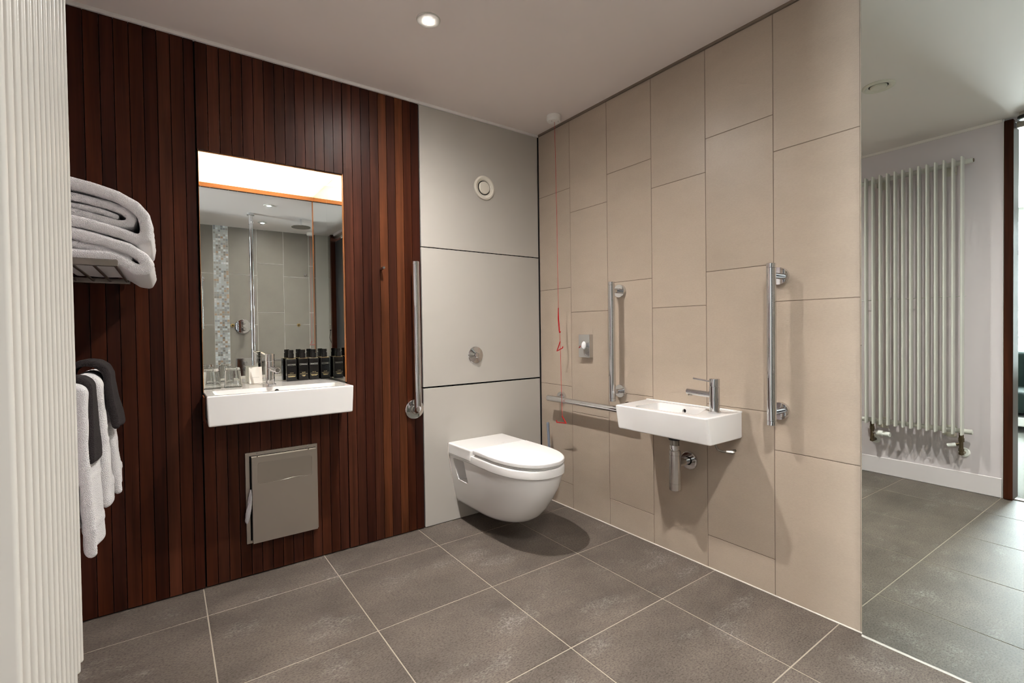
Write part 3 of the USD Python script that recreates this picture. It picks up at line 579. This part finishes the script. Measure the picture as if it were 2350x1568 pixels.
# ---------------------------------------------------------------- drop-down arm, hook
da = thing('support_arm', 'upright chrome drop-down support arm on the timber by the grey panels', 'grab rail')
obj('wall_plate', lathe([(0, 0), (.054, 0), (.054, .010), (.051, .013), (.0, .014)], (-.913, 0, .683), (0, -1, 0), 40), 'chrome', da)
obj('pivot', lathe([(0, .012), (.027, .012), (.027, .030), (.024, .032), (0, .032)], (-.913, 0, .683), (0, -1, 0), 32), 'steel_dark', da)
obj('arm', [tube(bend((-.913, -.030, .683), (-.915, -.062, .683), (-.918, -.062, 1.478), .030, 10), .0195, 24)], 'chrome', da)
obj('end_cap', lathe([(0, 0), (.0185, 0), (.0185, .001), (.0195, .0015), (.0195, .017), (.018, .018), (0, .018)], (-.918, -.062, 1.478), (0, 0, 1), 28), 'chrome', da)
hk = thing('robe_hook', 'small chrome peg on the timber boards left of the support arm', 'hook')
obj('peg', lathe([(0, 0), (.0075, 0), (.0075, .040), (.0065, .0415), (0, .0415)], (-1.090, 0, 1.4505), (.08, -1, .1), 24), 'chrome', hk)

# ---------------------------------------------------------------- grab rails on the tiled wall
def vrail(y, lab, mounts=(1.321, .774), za=.724, zb=1.368, xb=-.075):
    t = thing('grab_rail', lab, 'grab rail', None, 'vertical chrome grab rails')
    obj('bar', cyl((xb, y, za+.018), (xb, y, zb-.018), .0178, 28), 'chrome', t)
    for z in (za, zb-.0175): obj('end_cap', cyl((xb, y, z), (xb, y, z+.0175), .0178, 28, .001), 'chrome', t)
    for z in mounts:
        m = obj('flange', lathe([(0, 0), (.0355, 0), (.0355, .017), (.0345, .0185), (.030, .0185), (.0, .0185)], (0, y, z), (-1, 0, 0), 36), 'chrome', t)
        obj('post', cyl((-.0185, y, z), (xb+.012, y, z), .0125, 20), 'chrome', m)
vrail(-.703, 'vertical chrome grab rail left of the small basin'); vrail(-1.5445, 'vertical chrome grab rail right of the small basin')
hr = thing('grab_rail', 'horizontal chrome grab rail beside the toilet, running behind the small basin', 'grab rail')
obj('bar', cyl((-.075, -.80, .684), (-.075, -.181, .684), .0178, 28), 'chrome', hr)
for y in (-.8175, -.181): obj('end_cap', cyl((-.075, y, .684), (-.075, y+.0175, .684), .0178, 28, .001), 'chrome', hr)
for y in (-.2155, -.76):
    m = obj('flange', lathe([(0, 0), (.0355, 0), (.0355, .017), (.0345, .0185), (0, .0185)], (0, y, .686), (-1, 0, 0), 36), 'chrome', hr)
    obj('post', cyl((-.0185, y, .686), (-.063, y, .685), .0125, 20), 'chrome', m)

# ---------------------------------------------------------------- emergency pull cords
def bangle(t, ax, ay, az, dy, h, w):
    """open red triangle hanging from (ax,ay,az)"""
    P = np.array([(ax, ay, az), (ax, ay+dy*.55, az-h), (ax, ay-w*np.sign(dy)*.6, az-h+.008), (ax, ay-w*np.sign(dy)*.64, az-h+.022)])
    Q = []
    for i in range(3): Q += [P[i]+(P[i+1]-P[i])*s for s in np.linspace(0, 1, 8)[:-1]]
    return tube(np.array(Q+[P[3]]), .0033, 8)
def pull(x, y, lab, two=True, far=False):
    t = thing('pull_cord', lab, 'emergency cord')
    obj('ceiling_rose', lathe([(0, H), (.0415, H), (.043, H-.004), (.043, H-.026), (.039, H-.036), (.030, H-.0385), (0, H-.0385)], (x, y, 0), n=36), 'white_plastic', t)
    if not far:
        for dx, dy in ((-.022, -.006), (.012, -.024)): obj('screw', lathe([(0, H-.0378), (.0025, H-.0378), (.0025, H-.0392), (0, H-.0392)], (x+dx, y+dy, 0), n=10), 'black', t)
        obj('cord', tube([(x+.002, y-.004, H-.038), (-.102, -.297, 1.80), (-.101, -.300, 1.245)], .0013, 6), 'red_cord', t)
        obj('loop', [tube([(-.101, -.300, 1.245), (-.101, -.3035, 1.18), (-.101, -.311, 1.10)], .0016, 6), tube([(-.101, -.300, 1.245), (-.101, -.297, 1.18), (-.1005, -.305, 1.105), (-.1005, -.311, 1.10)], .0030, 8)], 'red_plastic', t)
        obj('knot', trimesh.creation.icosphere(2, .006).apply_translation([-.101, -.3105, 1.10]), 'red_plastic', t)
        obj('cord', tube([(-.101, -.3105, 1.10), (-.100, -.312, 1.045), (-.101, -.318, .80), (-.101, -.324, .594)], .0015, 6), 'red_cord', t)
        obj('triangle', tube_tri((-.1015, -.314, 1.043), [(-.283, .984), (-.334, 1.004), (-.337, 1.013)]), 'red_plastic', t)
        obj('triangle', tube_tri((-.103, -.324, .594), [(-.360, .556), (-.276, .549), (-.272, .562)]), 'red_plastic', t)
    else:
        obj('cord', tube([(x, y, H-.038), (x, y-.002, 1.6), (x-.003, y, 1.0)], .0015, 6), 'red_cord', t)
        obj('triangle', tube([(x-.003, y, 1.0), (x-.028, y, .95), (x+.035, y, .958)], .0035, 8), 'red_plastic', t)
def tube_tri(a, yz):
    P = np.array([a]+[(a[0], y, z) for y, z in yz]); Q = []
    for i in range(len(P)-1): Q += [P[i]+(P[i+1]-P[i])*s for s in np.linspace(0, 1, 10)[:-1]]
    return tube(np.array(Q+[P[-1]]), .0032, 8)
pull(-.108, -.288, 'red emergency pull cord hanging from a white ceiling rose by the toilet')
pull(-.485, -3.44, 'red emergency cord in the shower, reflected in the niche mirror', far=True)

# ---------------------------------------------------------------- sanitary bag dispenser, toilet brush
sb_ = thing('bag_dispenser', 'small chrome box on the tiles with a white bag showing', 'dispenser')
e_ = Polygon([(.0255*math.cos(a)*.62+0, .0255*math.sin(a)) for a in np.linspace(0, 2*PI, 32, endpoint=False)])
cs = man(rbx(-.030, -.0005, -.488, -.397, .948, 1.084, .002)); hole = affinity.translate(e_, -.4435, 1.020); cs -= man(extr(hole, 'x', -.05, -.014))
obj('case', cs, 'chrome', sb_, 20)
bag = trimesh.creation.icosphere(3, 1.0); v = bag.vertices; v = v*np.array([.014, .0135, .022])*(1+.18*meshkit.noise(v*2.2, 3)[:, None]); bag.vertices = v+np.array([-.028, -.442, 1.020])
obj('bag', bag, 'tissue', sb_, True)
lb_ = bx(-.0006, .0002, -.486, -.418, 1.092, 1.116); tag(obj('sticker', lb_, 'beige_tile', None, False), 'faint pale sticker on the tiles above the chrome bag dispenser', 'sticker')
br = thing('toilet_brush', 'toilet brush with blue grey handle standing behind the toilet', 'toilet brush')
obj('holder', lathe([(0, .21), (.034, .21), (.036, .214), (.036, .325), (.034, .330), (.031, .33), (.031, .22), (0, .22)], (-.062, -.165, 0), n=32), 'chrome', br)
obj('bracket', rbx(-.03, -.0005, -.18, -.15, .25, .30, .003), 'chrome', br)
obj('handle', cyl((-.063, -.163, .225), (-.059, -.137, .523), .0085, 8, .002), 'brush_grey', br)

# ---------------------------------------------------------------- small basin with tap and trap
sbn = thing('hand_basin', 'small white wall hung hand basin on the beige tiles', 'basin')
def rc(pts, z, r, n=6):
    p = Polygon(pts).buffer(-r).buffer(r, quad_segs=n); c_ = np.array(p.exterior.coords)[:-1]; return np.column_stack([c_, np.full(len(c_), z)])
top = [(0, -.871), (-.270, -.894), (-.2655, -1.381), (0, -1.386)]; bot = [(0, -.880), (-.256, -.898), (-.246, -1.383), (0, -1.386)]
def sh(pts, k): q = Polygon(pts).buffer(-k); return list(q.exterior.coords)[:-1]
b = m3d.Manifold.hull_points(np.vstack([rc(sh(top, .006), .748, .014), rc(sh(top, .0018), .7462, .014), rc(top, .742, .014), rc(bot, .640, .014), rc(sh(bot, .004), .6345, .012), rc(sh(bot, .014), .632, .01)]))
cut = [(-.047, -.985), (-.238, -.985), (-.224, -1.306), (-.043, -1.240)]
b -= m3d.Manifold.hull_points(np.vstack([rc(cut, .80, .02), rc(cut, .745, .02), rc(sh(cut, .012), .690, .02), rc(sh(cut, .03), .665, .02), rc(sh(cut, .05), .660, .02)]))
b -= man(cyl((-.07, -1.128, .7235), (-.02, -1.128, .7235), .0095, 20))
obj('bowl', b, 'ceramic', sbn, 28)
obj('overflow_hole', cyl((-.040, -1.128, .7235), (-.022, -1.128, .7235), .0092, 20), 'black', sbn)
obj('waste', lathe([(0, .6605), (.020, .6605), (.020, .664), (0, .665)], (-.13, -1.122, 0), n=24), 'chrome', sbn)
obj('outlet', lathe([(0, .634), (.035, .634), (.033, .612), (0, .612)], (-.122, -1.125, 0), n=28), 'ceramic', sbn)
obj('upstand', rbx(-.012, -.0005, -1.384, -.876, .742, .752, .003), 'ceramic', sbn)
st = thing('basin_tap', 'chrome mixer tap on the right of the small hand basin', 'tap', (-.116, -1.3235, .748))
obj('body', lathe([(0, 0), (.0255, 0), (.0255, .007), (.0215, .009), (.0215, .112), (.0195, .1125), (.0195, .1155), (.0215, .116), (.0215, .146), (.0205, .148), (0, .148)], n=36), 'chrome', st)
s_ = obj('spout', cyl((-.002, .012, .077), (-.010, .128, .083), .0130, 28, .002), 'chrome', st)
obj('aerator', cyl((-.0090, .112, .071), (-.0090, .112, .0645), .0092, 18), 'steel', s_)
obj('lever', cyl((0, .015, .134), (-.006, .098, .1425), .0042, 14, .001), 'chrome', st)
bt = thing('bottle_trap', 'chrome bottle trap hanging under the small hand basin', 'pipe')
B0 = (-.122, -1.1255, 0)
obj('washer', lathe([(0, .6125), (.031, .6125), (.031, .606), (.026, .604), (.026, .598), (0, .598)], B0, n=28), 'rubber', bt)
obj('tailpiece', lathe([(0, .604), (.0205, .604), (.0205, .560), (0, .560)], B0, n=28), 'steel_dark', bt)
obj('collar', lathe([(0, .574), (.0240, .574), (.0240, .556), (.0185, .555), (.0185, .549), (0, .549)], B0, n=28), 'chrome', bt)
obj('bottle', lathe([(0, .550), (.0235, .550), (.0262, .547), (.0262, .5290), (.0255, .5285), (.0262, .528), (.0268, .397), (.0260, .3965), (.0268, .396), (.0265, .367), (.0245, .364), (0, .364)], B0, n=36), 'satin_chrome', bt)
obj('waste_pipe', [cyl((-.122+.02, -1.1255, .486), (-.060, -1.1255, .484), .0190, 24), cyl((-.062, -1.1255, .484), (0, -1.1255, .482), .0162, 24)], 'satin_chrome', bt)
obj('wall_rose', lathe([(.018, .008), (.041, .0), (.0425, .003), (.0425, .015), (.039, .018), (.020, .018), (.018, .012)], (0, -1.1255, .482), (-1, 0, 0), 36), 'chrome', bt)
iv = thing('isolation_valve', 'flexible supply hose and valve under the right end of the hand basin', 'pipe')
pth = np.array([(-.075, -1.30, .6315), (-.074, -1.30, .60), (-.066, -1.307, .578), (-.055, -1.320, .571), (-.045, -1.335, .570)]); tt = np.linspace(0, 4, 24); pth = np.stack([np.interp(tt, range(5), pth[:, k]) for k in range(3)], 1)
obj('hose', tube(pth, .0048, 10), 'steel_dark', iv)
obj('valve', [cyl((-.046, -1.334, .570), (-.028, -1.356, .569), .0075, 6), cyl((-.040, -1.342, .57), (-.0005, -1.350, .572), .006, 12), cyl((-.030, -1.350, .569), (-.022, -1.360, .569), .0060, 10)], 'steel_dark', iv)
